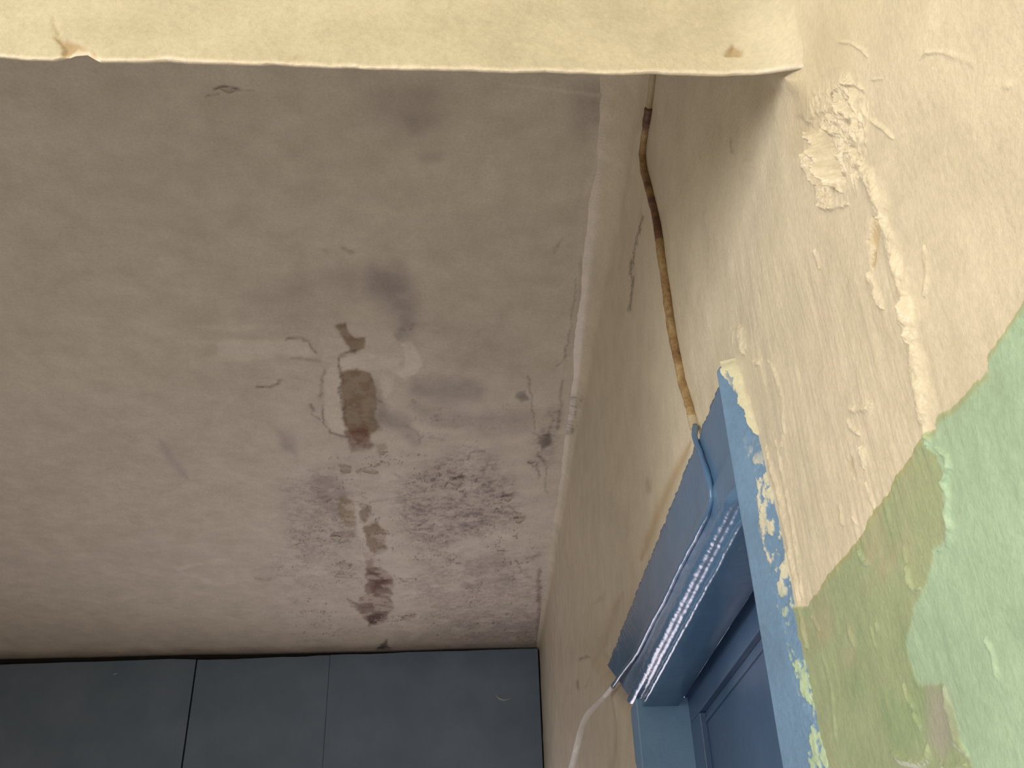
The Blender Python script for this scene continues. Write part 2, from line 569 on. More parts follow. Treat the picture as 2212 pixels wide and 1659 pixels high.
# ------------------------------------------------------------------ ceiling
def ceiling_surface(X, Y):
    P = np.stack([X, Y, np.full(X.shape, ZC)], 1)
    u0, v0 = proj(P)
    jit = 5.0
    u = u0 + jit * fbm(X, Y, 0.05, 3, 40) + 3 * fbm(X, Y, 0.015, 2, 42)
    v = v0 + jit * 0.7 * fbm(X, Y, 0.05, 3, 41) + 2 * fbm(X, Y, 0.015, 2, 43)
    M = Marks(u, v)
    S = Marks(u0, v0)
    d = 0.004 * fbm(X, Y, 0.5, 3, 30) + 0.0008 * fbm(X, Y, 0.06, 3, 31)
    c = np.repeat(np.array((0.66, 0.60, 0.50))[None, :], len(X), 0)
    c = c * (1 + 0.05 * fbm(X, Y, 0.30, 4, 32)[:, None])
    # softly paler zone in the middle
    pale = S.poly([(560, 700), (700, 690), (1000, 780), (1160, 900), (1160, 1390), (640, 1390), (600, 1100), (580, 900)], 110)
    c = mixc(c, (0.70, 0.635, 0.555), 0.65 * pale)
    # mould, soft and grey
    n1 = sstep(-0.35, 0.45, fbm(X, Y, 0.10, 5, 33, 0.62))
    n2 = sstep(-0.15, 0.40, fbm(X, Y, 0.030, 4, 34, 0.65))
    n3 = sstep(-0.15, 0.35, fbm(X * 0.7, Y, 0.013, 3, 35, 0.7))
    GREY = (0.295, 0.255, 0.255)
    for pts, soft, k, sp in (
        ([(805, 585), (865, 572), (905, 630), (902, 705), (872, 728), (845, 690), (795, 620)], 30, 0.48, 0),
        ([(868, 702), (895, 700), (893, 722), (860, 735), (850, 722)], 6, 0.55, 1),
        ([(700, 600), (800, 570), (860, 620), (760, 650)], 30, 0.28, 0),
        ([(890, 812), (975, 814), (1030, 822), (1050, 838), (1040, 862), (960, 872), (885, 850)], 16, 0.38, 0),
        ([(900, 880), (1000, 890), (1145, 895), (1145, 925), (1050, 935), (930, 915)], 24, 0.36, 0),
        ([(820, 890), (880, 900), (905, 950), (900, 970), (870, 940), (830, 920)], 12, 0.40, 0),
        ([(940, 700), (1080, 700), (1130, 800), (1000, 800)], 50, 0.22, 0),
        ([(870, 1035), (980, 975), (1075, 985), (1110, 1060), (1120, 1120), (1040, 1150), (960, 1195), (890, 1175), (850, 1090)], 28, 0.62, 1),
        ([(900, 1100), (1000, 1080), (1060, 1120), (990, 1170), (910, 1165)], 25, 0.40, 1),
        ([(920, 1200), (1168, 1190), (1168, 1395), (1010, 1395), (930, 1340), (880, 1260)], 30, 0.38, 1),
        ([(1020, 1210), (1090, 1200), (1110, 1260), (1020, 1270)], 20, 0.25, 0),
        ([(610, 1040), (690, 1020), (760, 1090), (770, 1180), (660, 1210), (620, 1160)], 26, 0.42, 1),
        ([(660, 1020), (720, 1010), (760, 1060), (740, 1110), (690, 1100)], 20, 0.35, 0),
        ([(600, 930), (640, 940), (640, 985), (610, 975)], 12, 0.30, 0),
        ([(590, 1180), (700, 1150), (790, 1220), (780, 1290), (650, 1300), (560, 1250)], 40, 0.20, 1),
        ([(780, 180), (960, 175), (970, 260), (880, 300), (790, 260)], 50, 0.28, 0),
        ([(870, 250), (960, 245), (955, 275), (890, 290)], 18, 0.28, 0),
        ([(900, 330), (960, 325), (950, 350), (910, 350)], 10, 0.22, 0),
        ([(1240, 190), (1310, 180), (1300, 260), (1260, 300), (1235, 280)], 26, 0.40, 0),
        ([(1185, 880), (1215, 870), (1200, 1000), (1150, 1010), (1150, 960)], 14, 0.40, 1),
        ([(530, 640), (720, 560), (760, 590), (650, 690), (560, 680)], 40, 0.22, 0),
        ([(1000, 1340), (1170, 1320), (1170, 1400), (850, 1400), (860, 1370)], 22, 0.30, 0),
    ):
        m = S.poly(pts, soft) * (0.55 * n3 + 0.35 * n2 + 0.2 if sp else n1 * 0.35 + 0.65)
        c = mixc(c, GREY, np.minimum(1.35 * k * m, 0.9))
    # cleaner plaster patches
    for pts, soft, k, hh in (
        ([(866, 742), (890, 738), (916, 782), (905, 808), (870, 819), (852, 806), (880, 788)], 4, 0.55, 0.8),
        ([(736, 772), (800, 764), (868, 778), (862, 806), (800, 798), (770, 794), (738, 802)], 5, 0.40, 0.6),
        ([(700, 802), (733, 788), (740, 862), (745, 905), (752, 938), (722, 940), (704, 905)], 5, 0.40, 0.8),
        ([(470, 738), (640, 733), (664, 738), (680, 768), (600, 766), (470, 770)], 6, 0.35, 1.4),
        ([(818, 815), (850, 822), (846, 850), (832, 862)], 5, 0.4, 0.5),
        ([(690, 735), (740, 728), (750, 760), (700, 775)], 8, 0.35, 0.4),
        ([(760, 1095), (778, 1092), (786, 1150), (798, 1196), (784, 1180), (770, 1140)], 4, 0.4, 0.5),
    ):
        m = M.poly(pts, soft)
        c = mixc(c, (0.82, 0.76, 0.66), 1.5 * k * m)
        d += hh * 0.001 * m
    # paint gone down to the brown backing
    BR = (0.215, 0.135, 0.065)
    brown = np.zeros(len(X))
    for pts, soft, k, col in (
        ([(722, 700), (746, 697), (752, 716), (764, 730), (790, 728), (786, 752), (766, 764), (754, 762), (744, 738)], 4, 0.70, BR),
        ([(736, 806), (772, 797), (802, 806), (812, 850), (812, 905), (822, 925), (790, 950), (772, 962), (748, 925), (740, 870)], 4, 0.72, BR),
        ([(800, 815), (826, 850), (838, 890), (820, 930), (800, 925)], 9, 0.45, (0.27, 0.22, 0.18)),
        ([(742, 932), (790, 925), (806, 962), (798, 972), (760, 975)], 5, 0.75, (0.20, 0.095, 0.065)),
        ([(726, 1078), (742, 1066), (760, 1080), (768, 1110), (772, 1135), (750, 1140), (733, 1122)], 4, 0.52, (0.33, 0.24, 0.13)),
        ([(774, 1086), (800, 1094), (798, 1112), (790, 1130), (778, 1128)], 4, 0.58, (0.24, 0.15, 0.10)),
        ([(735, 1150), (768, 1145), (768, 1160), (740, 1172)], 5, 0.40, (0.30, 0.20, 0.15)),
        ([(784, 1142), (812, 1130), (836, 1148), (830, 1168), (836, 1188), (808, 1200), (790, 1180)], 4, 0.62, BR),
        ([(786, 1195), (812, 1198), (806, 1225), (792, 1225)], 5, 0.5, (0.24, 0.15, 0.11)),
        ([(792, 1226), (822, 1222), (842, 1240), (850, 1265), (844, 1292), (851, 1312), (832, 1340), (804, 1350), (786, 1334), (768, 1312), (774, 1296), (790, 1282)], 4, 0.66, (0.19, 0.105, 0.085)),
        ([(794, 1328), (832, 1326), (824, 1346), (798, 1350)], 5, 0.7, (0.10, 0.055, 0.05)),
        ([(800, 1235), (836, 1240), (838, 1275), (806, 1280)], 8, 0.5, (0.13, 0.06, 0.05)),
        ([(810, 962), (836, 958), (838, 972), (816, 977)], 4, 0.45, BR),
        ([(1118, 846), (1138, 842), (1142, 862), (1124, 868), (1112, 858)], 4, 0.6, (0.20, 0.18, 0.16)),
        ([(1160, 945), (1190, 935), (1194, 960), (1172, 972)], 5, 0.62, (0.14, 0.12, 0.11)),
        ([(1160, 1230), (1168, 1225), (1172, 1380), (1160, 1380)], 4, 0.55, (0.22, 0.14, 0.13)),
        ([(812, 1402), (822, 1392), (836, 1384), (844, 1402)], 4, 0.92, (0.03, 0.02, 0.025)),
    ):
        m = M.poly(pts, soft)
        c = mixc(c, col, 1.15 * k * m * (0.86 + 0.20 * n2 - 0.10 * n1))
        brown = np.maximum(brown, m)
    d -= 0.0012 * brown
    d -= brown * 0.0006 * fbm(X, Y, 0.02, 4, 47)
    # flaking zone: lifted paper-thin layers
    flz = np.maximum(S.poly([(640, 980), (820, 960), (1000, 950), (1150, 1010), (1168, 1395), (640, 1380), (600, 1200)], 60),
                     0.5 * S.poly([(820, 860), (1100, 870), (1150, 1000), (800, 1000)], 40))
    e1 = fbm(X * 0.8, Y, 0.055, 5, 50, 0.6)
    e2 = fbm(X * 0.7, Y, 0.030, 4, 53, 0.6)
    lay = sstep(0.03, 0.07, e1) * 0.0014 + sstep(0.10, 0.15, e2) * 0.0011
    d += flz * (lay + 0.0010 * fbm(X * 0.8, Y, 0.02, 3, 54))
    rim = np.exp(-((e1 - 0.03) / 0.022) ** 2) * sstep(0.0, 0.4, fbm(X, Y, 0.09, 3, 55))
    rim = np.maximum(rim, np.exp(-((e2 - 0.10) / 0.025) ** 2) * sstep(0.15, 0.5, fbm(X, Y, 0.08, 3, 56)))
    c = mixc(c, (0.17, 0.13, 0.115), 0.72 * flz * rim)
    c = mixc(c, (0.76, 0.69, 0.61), 0.45 * flz * sstep(0.08, 0.3, e1))
    # trowel marks
    for pts, w, hh in (([(385, 735), (470, 742), (560, 740), (640, 733)], 6, 1.4), ([(420, 706), (500, 712), (570, 702)], 6, 0.9),
                       ([(430, 775), (520, 775), (600, 768)], 6, 1.2), ([(640, 733), (664, 738), (682, 766)], 6, 1.6),
                       ([(380, 1232), (480, 1207)], 5, 0.8), ([(390, 1238), (475, 1265), (560, 1250)], 5, 0.8),
                       ([(320, 880), (365, 960), (410, 1040)], 8, -1.2), ([(1075, 175), (1180, 190), (1320, 205), (1420, 214)], 4, 0.8),
                       ([(1250, 560), (1246, 640), (1232, 720), (1215, 800)], 9, 2.4), ([(1262, 420), (1300, 330), (1330, 250)], 8, 1.0)):
        m = M.line(pts, w)
        d += hh * 0.001 * m
        if 0 < hh < 1.5:
            c = mixc(c, (0.80, 0.73, 0.60), 0.45 * m)
    c = mixc(c, (0.42, 0.35, 0.37), 0.4 * S.line([(345, 950), (375, 1000), (405, 1035)], 10))
    # cracks and lifted edges, dark with dirt
    for pts, w, k in (
        ([(462, 192), (482, 184), (500, 187), (518, 193)], 4, 0.85), ([(444, 208), (458, 204), (472, 203)], 2.5, 0.6),
        ([(515, 193), (550, 195)], 2, 0.3), ([(556, 835), (585, 838), (600, 832), (608, 822)], 3.2, 0.75),
        ([(618, 731), (650, 731), (664, 738), (676, 756), (684, 766)], 2.4, 0.6), ([(625, 772), (660, 776), (690, 782)], 3.5, 0.35),
        ([(702, 800), (694, 830), (692, 860)], 4, 0.5), ([(697, 880), (700, 915), (712, 936), (752, 945)], 2.6, 0.6),
        ([(766, 760), (744, 766), (733, 772), (731, 790)], 3, 0.75), ([(731, 790), (738, 820), (735, 852), (742, 880), (746, 915)], 4, 0.7),
        ([(668, 878), (675, 886)], 5, 0.55), ([(672, 897), (690, 905)], 2, 0.45),
        ([(735, 1007), (758, 1009)], 3, 0.65), ([(741, 1012), (740, 1020)], 4, 0.45), ([(770, 1017), (790, 1012), (822, 1003)], 2.4, 0.6),
        ([(960, 1048), (970, 1038), (985, 1034), (998, 1030)], 2.6, 0.75), ([(982, 1035), (994, 1033)], 4.5, 0.55),
        ([(1090, 1070), (1102, 1068)], 6, 0.6), ([(1078, 1050), (1096, 1066)], 4, 0.4), ([(1112, 1121), (1132, 1117)], 3.2, 0.8),
        ([(1104, 1095), (1122, 1110)], 3, 0.5), ([(1010, 990), (1016, 976), (1030, 972), (1048, 973)], 2.6, 0.5),
        ([(870, 1332), (882, 1329), (896, 1328)], 4, 0.75), ([(752, 1296), (760, 1300), (770, 1304)], 3.6, 0.8),
        ([(796, 1352), (800, 1342)], 3, 0.5), ([(735, 1216), (756, 1219)], 4, 0.55), ([(722, 1236), (770, 1238)], 2.4, 0.45),
        ([(715, 1155), (735, 1157)], 3, 0.6), ([(736, 1172), (750, 1170)], 3, 0.55), ([(620, 1180), (640, 1176)], 3, 0.35),
        ([(552, 1250), (580, 1252)], 4, 0.4), ([(602, 1228), (612, 1222)], 4, 0.4), ([(636, 1300), (642, 1297)], 3, 0.4),
        ([(880, 922), (898, 930), (908, 945), (906, 958)], 3.5, 0.35), ([(800, 1085), (835, 1080)], 2, 0.35),
        ([(1142, 815), (1146, 830)], 4, 0.55), ([(1146, 835), (1150, 880), (1154, 925)], 2.2, 0.5),
        ([(1150, 934), (1165, 940), (1190, 938)], 2.6, 0.6), ([(1140, 994), (1158, 1002)], 5, 0.8), ([(1164, 982), (1176, 990)], 5, 0.55),
        ([(1158, 1003), (1164, 1030)], 3, 0.55), ([(1178, 1010), (1180, 1065)], 2, 0.45), ([(1168, 985), (1180, 1010)], 3, 0.4),
        ([(1205, 790), (1225, 765)], 2.5, 0.4), ([(1244, 600), (1240, 660), (1228, 730), (1224, 770)], 2.6, 0.45),
        ([(1212, 820), (1212, 870), (1204, 925)], 4.5, 0.5), ([(1196, 900), (1186, 930), (1178, 940)], 3, 0.45),
        ([(1195, 545), (1215, 515)], 4, 0.35), ([(1330, 215), (1345, 205)], 5, 0.3), ([(740, 536), (760, 545)], 5, 0.4), ([(698, 540), (706, 546)], 4, 0.3),
        ([(1140, 1205), (1168, 1198)], 3, 0.5), ([(1075, 1190), (1090, 1186)], 3, 0.45), ([(930, 945), (960, 950)], 3, 0.25),
        ([(890, 866), (896, 870)], 4, 0.45), ([(815, 866), (822, 870)], 4, 0.45), ([(850, 1020), (870, 1030)], 2.5, 0.3),
    ):
        m = M.line(pts, w * 0.95, False)
        m = m * np.clip(0.55 + 0.8 * n3, 0, 1)
        c = mixc(c, (0.12, 0.085, 0.065), 0.95 * k * m)
        d -= 0.0006 * m * k
    # darker band along the far joint
    c = mixc(c, (0.22, 0.19, 0.20), 0.6 * sstep(YF - 0.12, YF, Y + 0.03 * fbm(X, Y, 0.1, 3, 60)))
    return d, c


def build_ceiling():
    V, F, C = [], [], []
    off = 0

    def patch(Xs, Ys):
        nonlocal off
        yy, xx = np.meshgrid(Ys, Xs, indexing='ij')
        x, y = xx.ravel(), yy.ravel()
        d, c = ceiling_surface(x, y)
        V.append(np.stack([x, y, ZC - d], 1))
        C.append(c)
        F.append(grid_faces(len(Ys), len(Xs), off, True))
        off += len(x)

    patch(np.linspace(-1.35, XR, 520), np.geomspace(1.15, YF + 0.06, 470))
    patch(np.linspace(XL, -1.347, 130), np.linspace(1.15, YF + 0.06, 160))
    patch(np.linspace(XL, XR, 30), np.linspace(YB, 1.155, 30))
    me = mesh_np('ceiling', np.concatenate(V), np.concatenate(F), np.concatenate(C))
    return tag(link('ceiling', me, M_CEIL), 'stained grey cream ceiling with mould and brown peeled patches', 'ceiling', 'structure')


ceiling = build_ceiling()


# loose curled flakes hanging from the ceiling
def flake(u, v, w, l, ang, lift, seed):
    rnd = random.Random(seed)
    p = hit(u, v, 2, ZC)
    verts = []
    nr, nc = 5, 6
    ca, sa = math.cos(ang), math.sin(ang)
    for i in range(nr):
        t = i / (nr - 1)
        for k in range(nc):
            s = k / (nc - 1) - 0.5
            ww = w * (1 - 0.35 * t * t) * (1 + 0.25 * math.sin(5 * t + seed))
            a = s * ww + 0.1 * w * math.sin(3 * t + seed)
            b = l * t * (1 - 0.3 * s * s * 4) + rnd.uniform(-0.04, 0.04) * l
            z = -0.0005 - lift * t * t * (1 + 0.4 * s)
            verts.append((p[0] + a * ca - b * sa, p[1] + a * sa + b * ca, ZC + z - 0.0035 * (1 - t) * 0))
    f = grid_faces(nr, nc)
    top = np.array(verts)
    bot = top.copy()
    bot[:, 2] -= 0.0007
    n = len(top)
    F = [list(q) for q in f] + [list(q[::-1] + n) for q in f]
    rimv = [k for k in range(nc)] + [r * nc + nc - 1 for r in range(1, nr)] + [(nr - 1) * nc + k for k in range(nc - 2, -1, -1)] + [r * nc for r in range(nr - 2, 0, -1)]
    for a, b in zip(rimv, rimv[1:] + rimv[:1]):
        F.append([b, a, a + n, b + n])
    me = mesh_np('paint_flake', np.concatenate([top, bot]), np.array(F), smooth=False)
    return link('paint_flake', me, M_FLAKE, ceiling)


for k, (u, v, w, l, a, lift) in enumerate([
    (748, 1010, 0.04, 0.022, 0.1, 0.009), (800, 1013, 0.06, 0.02, 0.2, 0.007),
    (985, 1038, 0.045, 0.025, 0.3, 0.009), (1095, 1073, 0.03, 0.025, 0.0, 0.008), (1121, 1121, 0.035, 0.02, 0.15, 0.009),
    (882, 1331, 0.04, 0.03, 0.1, 0.010), (762, 1303, 0.03, 0.025, -0.2, 0.010), (745, 1219, 0.045, 0.03, 0.0, 0.009),
    (724, 1158, 0.04, 0.03, 0.0, 0.008), (490, 190, 0.028, 0.009, 0.1, 0.004),
    (1150, 1000, 0.022, 0.02, -0.4, 0.007), (826, 976, 0.025, 0.012, 0.0, 0.005), (1084, 1190, 0.035, 0.025, 0.1, 0.008),
    (745, 1240, 0.07, 0.03, 0.05, 0.007)]):
    flake(u, v, w, l, a, lift, k + 3)


# ------------------------------------------------------------------ lintel wall above the opening
def build_lintel():
    prof = [(-60, 118), (0, 121), (60, 126), (115, 128), (140, 123), (160, 117), (188, 113), (200, 122), (215, 131), (300, 132), (345, 129),
            (362, 128), (400, 133), (560, 137), (590, 135), (640, 139), (700, 142), (850, 146), (1000, 149), (1130, 153), (1180, 152),
            (1230, 155), (1350, 157), (1405, 154), (1450, 158), (1560, 159), (1620, 157), (1660, 152), (1692, 144), (1720, 146)]
    px = np.array([hit(u, v, 1, YH) for u, v in prof])
    xs = np.concatenate([np.linspace(XL, -0.62, 40)[:-1], np.linspace(-0.62, XR - 0.058, 560)[:-1], XR - 0.058 + 0.0598 * np.sin(np.linspace(0, math.pi / 2, 60))])
    ze = np.interp(xs, px[:, 0], px[:, 2])
    ze = ze + np.where(xs > -0.6, 0.0010 * fbm(xs, xs * 0 + 3.3, 0.02, 3, 70), 0)
    r = 0.06
    q = np.clip(xs - (XR + 0.002 - r), 0, r)
    yb = YH - (r - np.sqrt(np.maximum(r * r - q * q, 0)))
    ze = ze * yb / YH
    rows = np.concatenate([[0], np.linspace(0.0012, 0.20, 110), np.linspace(0.25, ZC - 0.80, 6)])
    V, C = [], []
    # front face, from the top down to the ragged edge
    for h in rows[::-1]:
        z = np.minimum(ze + h, ZC + 0.01)
        u, v = proj(np.stack([xs, yb, z], 1))
        uj = u + 4 * fbm(xs, z, 0.01, 3, 71)
        vj = v + 4 * fbm(xs, z, 0.01, 3, 72)
        M = Marks(uj, vj)
        d = 0.0016 * fbm(xs, z, 0.10, 3, 73) + 0.0005 * fbm(xs, z, 0.012, 3, 74)
        d += 0.0006 * sstep(0.03, 0.0, z - ze) * fbm(xs, z, 0.006, 3, 75)
        c = np.repeat(np.array((0.53, 0.485, 0.35))[None, :], len(xs), 0)
        warm = sstep(950, 1650, u)
        c = mixc(c, (0.575, 0.52, 0.385), warm)
        c = mixc(c, tuple(CREAM), sstep(1640, 1760, u))
        c = c * (1 + 0.04 * fbm(xs, z, 0.05, 3, 76)[:, None])
        chip = np.maximum(M.poly([(118, 80), (150, 84), (172, 96), (205, 112), (212, 130), (190, 120), (150, 124), (132, 122), (138, 104)], 5),
                          M.poly([(1568, 118), (1584, 97), (1606, 104), (1604, 120), (1585, 120)], 5))
        c = mixc(c, (0.42, 0.29, 0.15), 0.75 * chip)
        c = mixc(c, (0.74, 0.66, 0.55), 0.8 * M.poly([(150, 118), (165, 103), (190, 108), (196, 114)], 4))
        d -= 0.0035 * chip
        crk = np.maximum(M.line([(112, 35), (120, 60), (132, 82)], 4), 0.8 * M.line([(615, 135), (650, 122)], 3))
        crk = np.maximum(crk, 0.5 * M.line([(1565, 120), (1600, 122)], 4))
        c = mixc(c, (0.50, 0.42, 0.26), 0.6 * crk)
        d -= 0.0012 * crk
        c = mixc(c, (0.76, 0.68, 0.56), 0.75 * sstep(0.007, 0.001, z - ze + 0.002 * fbm(xs, z, 0.02, 3, 77)))
        V.append(np.stack([xs, yb - d, z], 1))
        C.append(c)
    pale = np.repeat(np.array((0.74, 0.66, 0.54))[None, :], len(xs), 0)
    body = np.repeat(np.array((0.60, 0.52, 0.40))[None, :], len(xs), 0)
    V.append(np.stack([xs, yb + 0.004, ze + 0.0008], 1)); C.append(pale)
    V.append(np.stack([xs, yb + 0.012, ze + 0.018], 1)); C.append(body)
    V.append(np.stack([xs, yb + 0.105, ze + 0.235], 1)); C.append(body)
    V.append(np.stack([xs, yb + 0.110, np.full(len(xs), ZC + 0.01)], 1)); C.append(body)
    n = len(V)
    me = mesh_np('wall_lintel', np.concatenate(V), grid_faces(n, len(xs), 0, True), np.concatenate(C))
    return tag(link('wall_lintel', me, M_LINT), 'bright yellow cream plaster lintel with chipped lower edge across the top', 'lintel', 'structure')


build_lintel()

# ------------------------------------------------------------------ door and frame in the right wall
door = bpy.data.objects.new('door_1', None)
COL.objects.link(door)
tag(door, 'glossy blue wooden door frame with closed blue door in the right wall', 'door', 'structure')


def build_head():
    # section from the top, (X, zr offset); Z measured from the underside
    sec = [(0.352, 0.200), (0.322, 0.200), (0.3185, 0.197), (0.3175, 0.190), (0.317, 0.16), (0.3165, 0.12), (0.316, 0.100), (0.314, 0.094),
           (0.3135, 0.088), (0.3135, 0.070), (0.313, 0.050), (0.311, 0.046)]
    for k in range(11):                                   # the bead
        a = math.radians(80 - 170 * k / 10)
        sec.append((0.3125 - 0.0105 * math.cos(a), 0.034 + 0.0115 * math.sin(a)))
    sec += [(0.3165, 0.0205), (0.3185, 0.016), (0.3165, 0.011), (0.3135, 0.008), (0.3125, 0.004), (0.3135, 0.0008), (0.317, 0.0),
            (0.33, 0.0), (0.355, 0.0), (0.380, 0.0), (0.382, 0.002), (0.382, 0.035), (0.399, 0.036)]
    sec = np.array(sec)
    ts = np.linspace(0, 1, 320)
    V = []
    for t in ts:
        zs = 0.476 + sec[:, 1] * (1 + 0.10 * t)
        yend = np.where(zs > 0.5, 1.95 + (zs - 0.5) * 2.0, 1.95)
        y = 1.027 + (yend - 1.027) * t
        # heavy brush marks and sags in the paint
        k = np.arange(len(sec)) * 0.004
        nz = fbm(y, zs, 0.016, 3, 90)
        bead = np.exp(-((sec[:, 1] - 0.034) / 0.014) ** 2) + np.exp(-((sec[:, 1] - 0.008) / 0.008) ** 2) * (sec[:, 0] < 0.32)
        topr = np.exp(-((sec[:, 1] - 0.197) / 0.007) ** 2)
        dx = -0.009 * bead * sstep(1.07, 1.03, y) + 0.0007 * fbm(y, zs, 0.05, 3, 91) + 0.0017 * bead * nz + 0.0020 * topr * fbm(y, zs, 0.010, 2, 92)
        dz = topr * 0.0035 * fbm(y, zs * 0, 0.03, 3, 93) + 0.0010 * bead * fbm(y, zs, 0.012, 2, 94)
        V.append(np.stack([sec[:, 0] - dx, y, zs + dz], 1))
    n, m = len(ts), len(sec)
    V = np.concatenate(V)
    F = grid_faces(n, m, 0, False)
    # cap the far end
    c = len(V)
    last = (n - 1) * m
    V = np.concatenate([V, V[last:last + m] + np.array([0.02, 0.0, 0.0])])
    caps = np.array([[last + i, last + i + 1, c + i + 1, c + i] for i in range(m - 1)])
    me = mesh_np('frame_head', V, np.concatenate([F, caps]))
    return link('frame_head', me, M_BLUE, door)


build_head()


def build_near_jamb():
    ss = np.concatenate([np.linspace(0, 0.975, 84), [0.985, 0.995, 1.0]])
    zs = np.concatenate([np.linspace(FLOOR, 0.02, 20)[:-1], np.linspace(0.02, 0.680, 430), [0.682, 0.6835, 0.684]])
    s2, zz = np.meshgrid(ss, zs, indexing='ij')
    sv, z = s2.ravel(), zz.ravel()
    ymin = np.interp(z, [0.0, 0.20, 0.45, 0.557, 0.64, 0.684], [0.935, 0.938, 0.955, 0.980, 1.003, 1.018])
    ymin = ymin + 0.002 * fbm(z, z * 0, 0.03, 3, 99)
    y = ymin + sv * (1.031 - ymin)
    x = 0.3365 - 0.030 * np.minimum(sv / 0.975, 1) ** 0.8
    x = np.where(sv > 0.975, 0.3065 + (sv - 0.975) * 0.12, x)
    x = x + 0.010 * sstep(0.662, 0.684, z) ** 2
    ys = ss
    P = np.stack([x, y, z], 1)
    u, v = proj(P)
    uj = u + 6 * fbm(y, z, 0.008, 3, 100) + 3 * fbm(y, z, 0.003, 2, 102)
    vj = v + 8 * fbm(y, z, 0.010, 3, 101)
    M = Marks(uj, vj)
    S = Marks(u, v)
    blue = np.array((0.165, 0.275, 0.43))
    c = np.repeat(blue[None, :], len(y), 0) * (1 + 0.08 * fbm(y, z * 0.2, 0.02, 3, 103)[:, None])
    d = 0.0006 * fbm(y, z * 0.25, 0.02, 3, 104)
    # cream dragged over the top of the jamb
    top = M.poly([(1562, 778), (1580, 760), (1600, 775), (1618, 830), (1640, 900), (1652, 945), (1636, 938), (1618, 908), (1596, 858), (1578, 835), (1560, 805)], 3)
    blu = M.line([(1576, 805), (1584, 840), (1590, 860)], 6)
    top = top * (1 - 0.75 * blu)
    c = mixc(c, (0.74, 0.70, 0.50), top)
    d += 0.004 * top
    # broken cream and blue smears along the outer arris
    strip = M.poly([(1598, 930), (1636, 1050), (1644, 1153), (1682, 1300), (1716, 1450), (1745, 1600), (1756, 1700), (1840, 1700), (1800, 1600),
                    (1768, 1450), (1736, 1300), (1704, 1153), (1684, 1050), (1650, 930)], 4)
    bits = sstep(-0.02, 0.10, fbm(y * 1.4, z * 0.8, 0.014, 4, 105, 0.65))
    whit = strip * bits * sstep(930, 1040, v)
    c = mixc(c, (0.66, 0.62, 0.46), 0.92 * whit * sstep(1400, 1230, v))
    c = mixc(c, (0.48, 0.60, 0.37), 0.90 * whit * sstep(1230, 1400, v))
    d += 0.0016 * whit + 0.0015 * strip * fbm(y, z, 0.008, 3, 106)
    # wall paint carried over the outer edge
    outer = 1 - sstep(0.03, 0.10, sv + 0.05 * fbm(y, z, 0.02, 3, 107))
    wc = np.where((v > 1310)[:, None], OLIVE[None, :], CREAM[None, :])
    c = c * (1 - outer[:, None]) + wc * outer[:, None]
    x = x - d
    V = np.stack([x, y, z], 1)
    F = grid_faces(len(ys), len(zs))
    n = len(zs)
    base = len(V)
    # inner face of the jamb
    l0 = (len(ys) - 1) * n
    inner = V[l0:l0 + n].copy()  # last column, the arris
    inner[:, 0] = 0.405
    inner[:, 1] = 1.031
    V = np.concatenate([V, inner])
    c = np.concatenate([c, np.repeat(blue[None, :], n, 0)])
    i = np.arange(n - 1)
    F2 = np.stack([l0 + i, l0 + i + 1, base + i + 1, base + i], 1)
    me = mesh_np('jamb', V, np.concatenate([F, F2]), c)
    o = link('jamb', me, M_LEG, door)
    o['label'] = 'blue near jamb smeared with cream paint'
    return o


build_near_jamb()
g = Geo()
g.box(0.302, 0.405, 1.872, 1.945, 0.0, EYE + 0.492)
M_JAMB = paint_material('pale_blue_jamb_paint', (0.16, 0.29, 0.46), (0.20, 0.34, 0.52), 0.4, 10)
o = g.build('jamb', M_JAMB, door)
bv = o.modifiers.new('bevel', 'BEVEL'); bv.width = 0.003; bv.segments = 2
# door leaf: rails, stiles and sunk panel
leaf = Geo().box(0.412, 0.440, 1.032, 1.90, 0.01, EYE + 0.50).build('leaf', M_BLUE_D, door)
for nm, a in (('top_rail', (0.400, 0.4125, 1.032, 1.90, EYE + 0.444, EYE + 0.502)),
              ('stile', (0.400, 0.4125, 1.032, 1.11, 0.01, EYE + 0.4435)),
              ('stile', (0.400, 0.4125, 1.79, 1.90, 0.01, EYE + 0.4435)),
              ('middle_rail', (0.400, 0.4125, 1.111, 1.789, 0.85, 1.00))):
    r_ = Geo().box(*a).build(nm, M_BLUE_D, leaf)
    bv = r_.modifiers.new('bevel', 'BEVEL'); bv.width = 0.002; bv.segments = 2
Geo().box(0.4085, 0.4125, 1.111, 1.789, EYE + 0.425, EYE + 0.432).build('panel_moulding', M_BLUE_D, leaf)

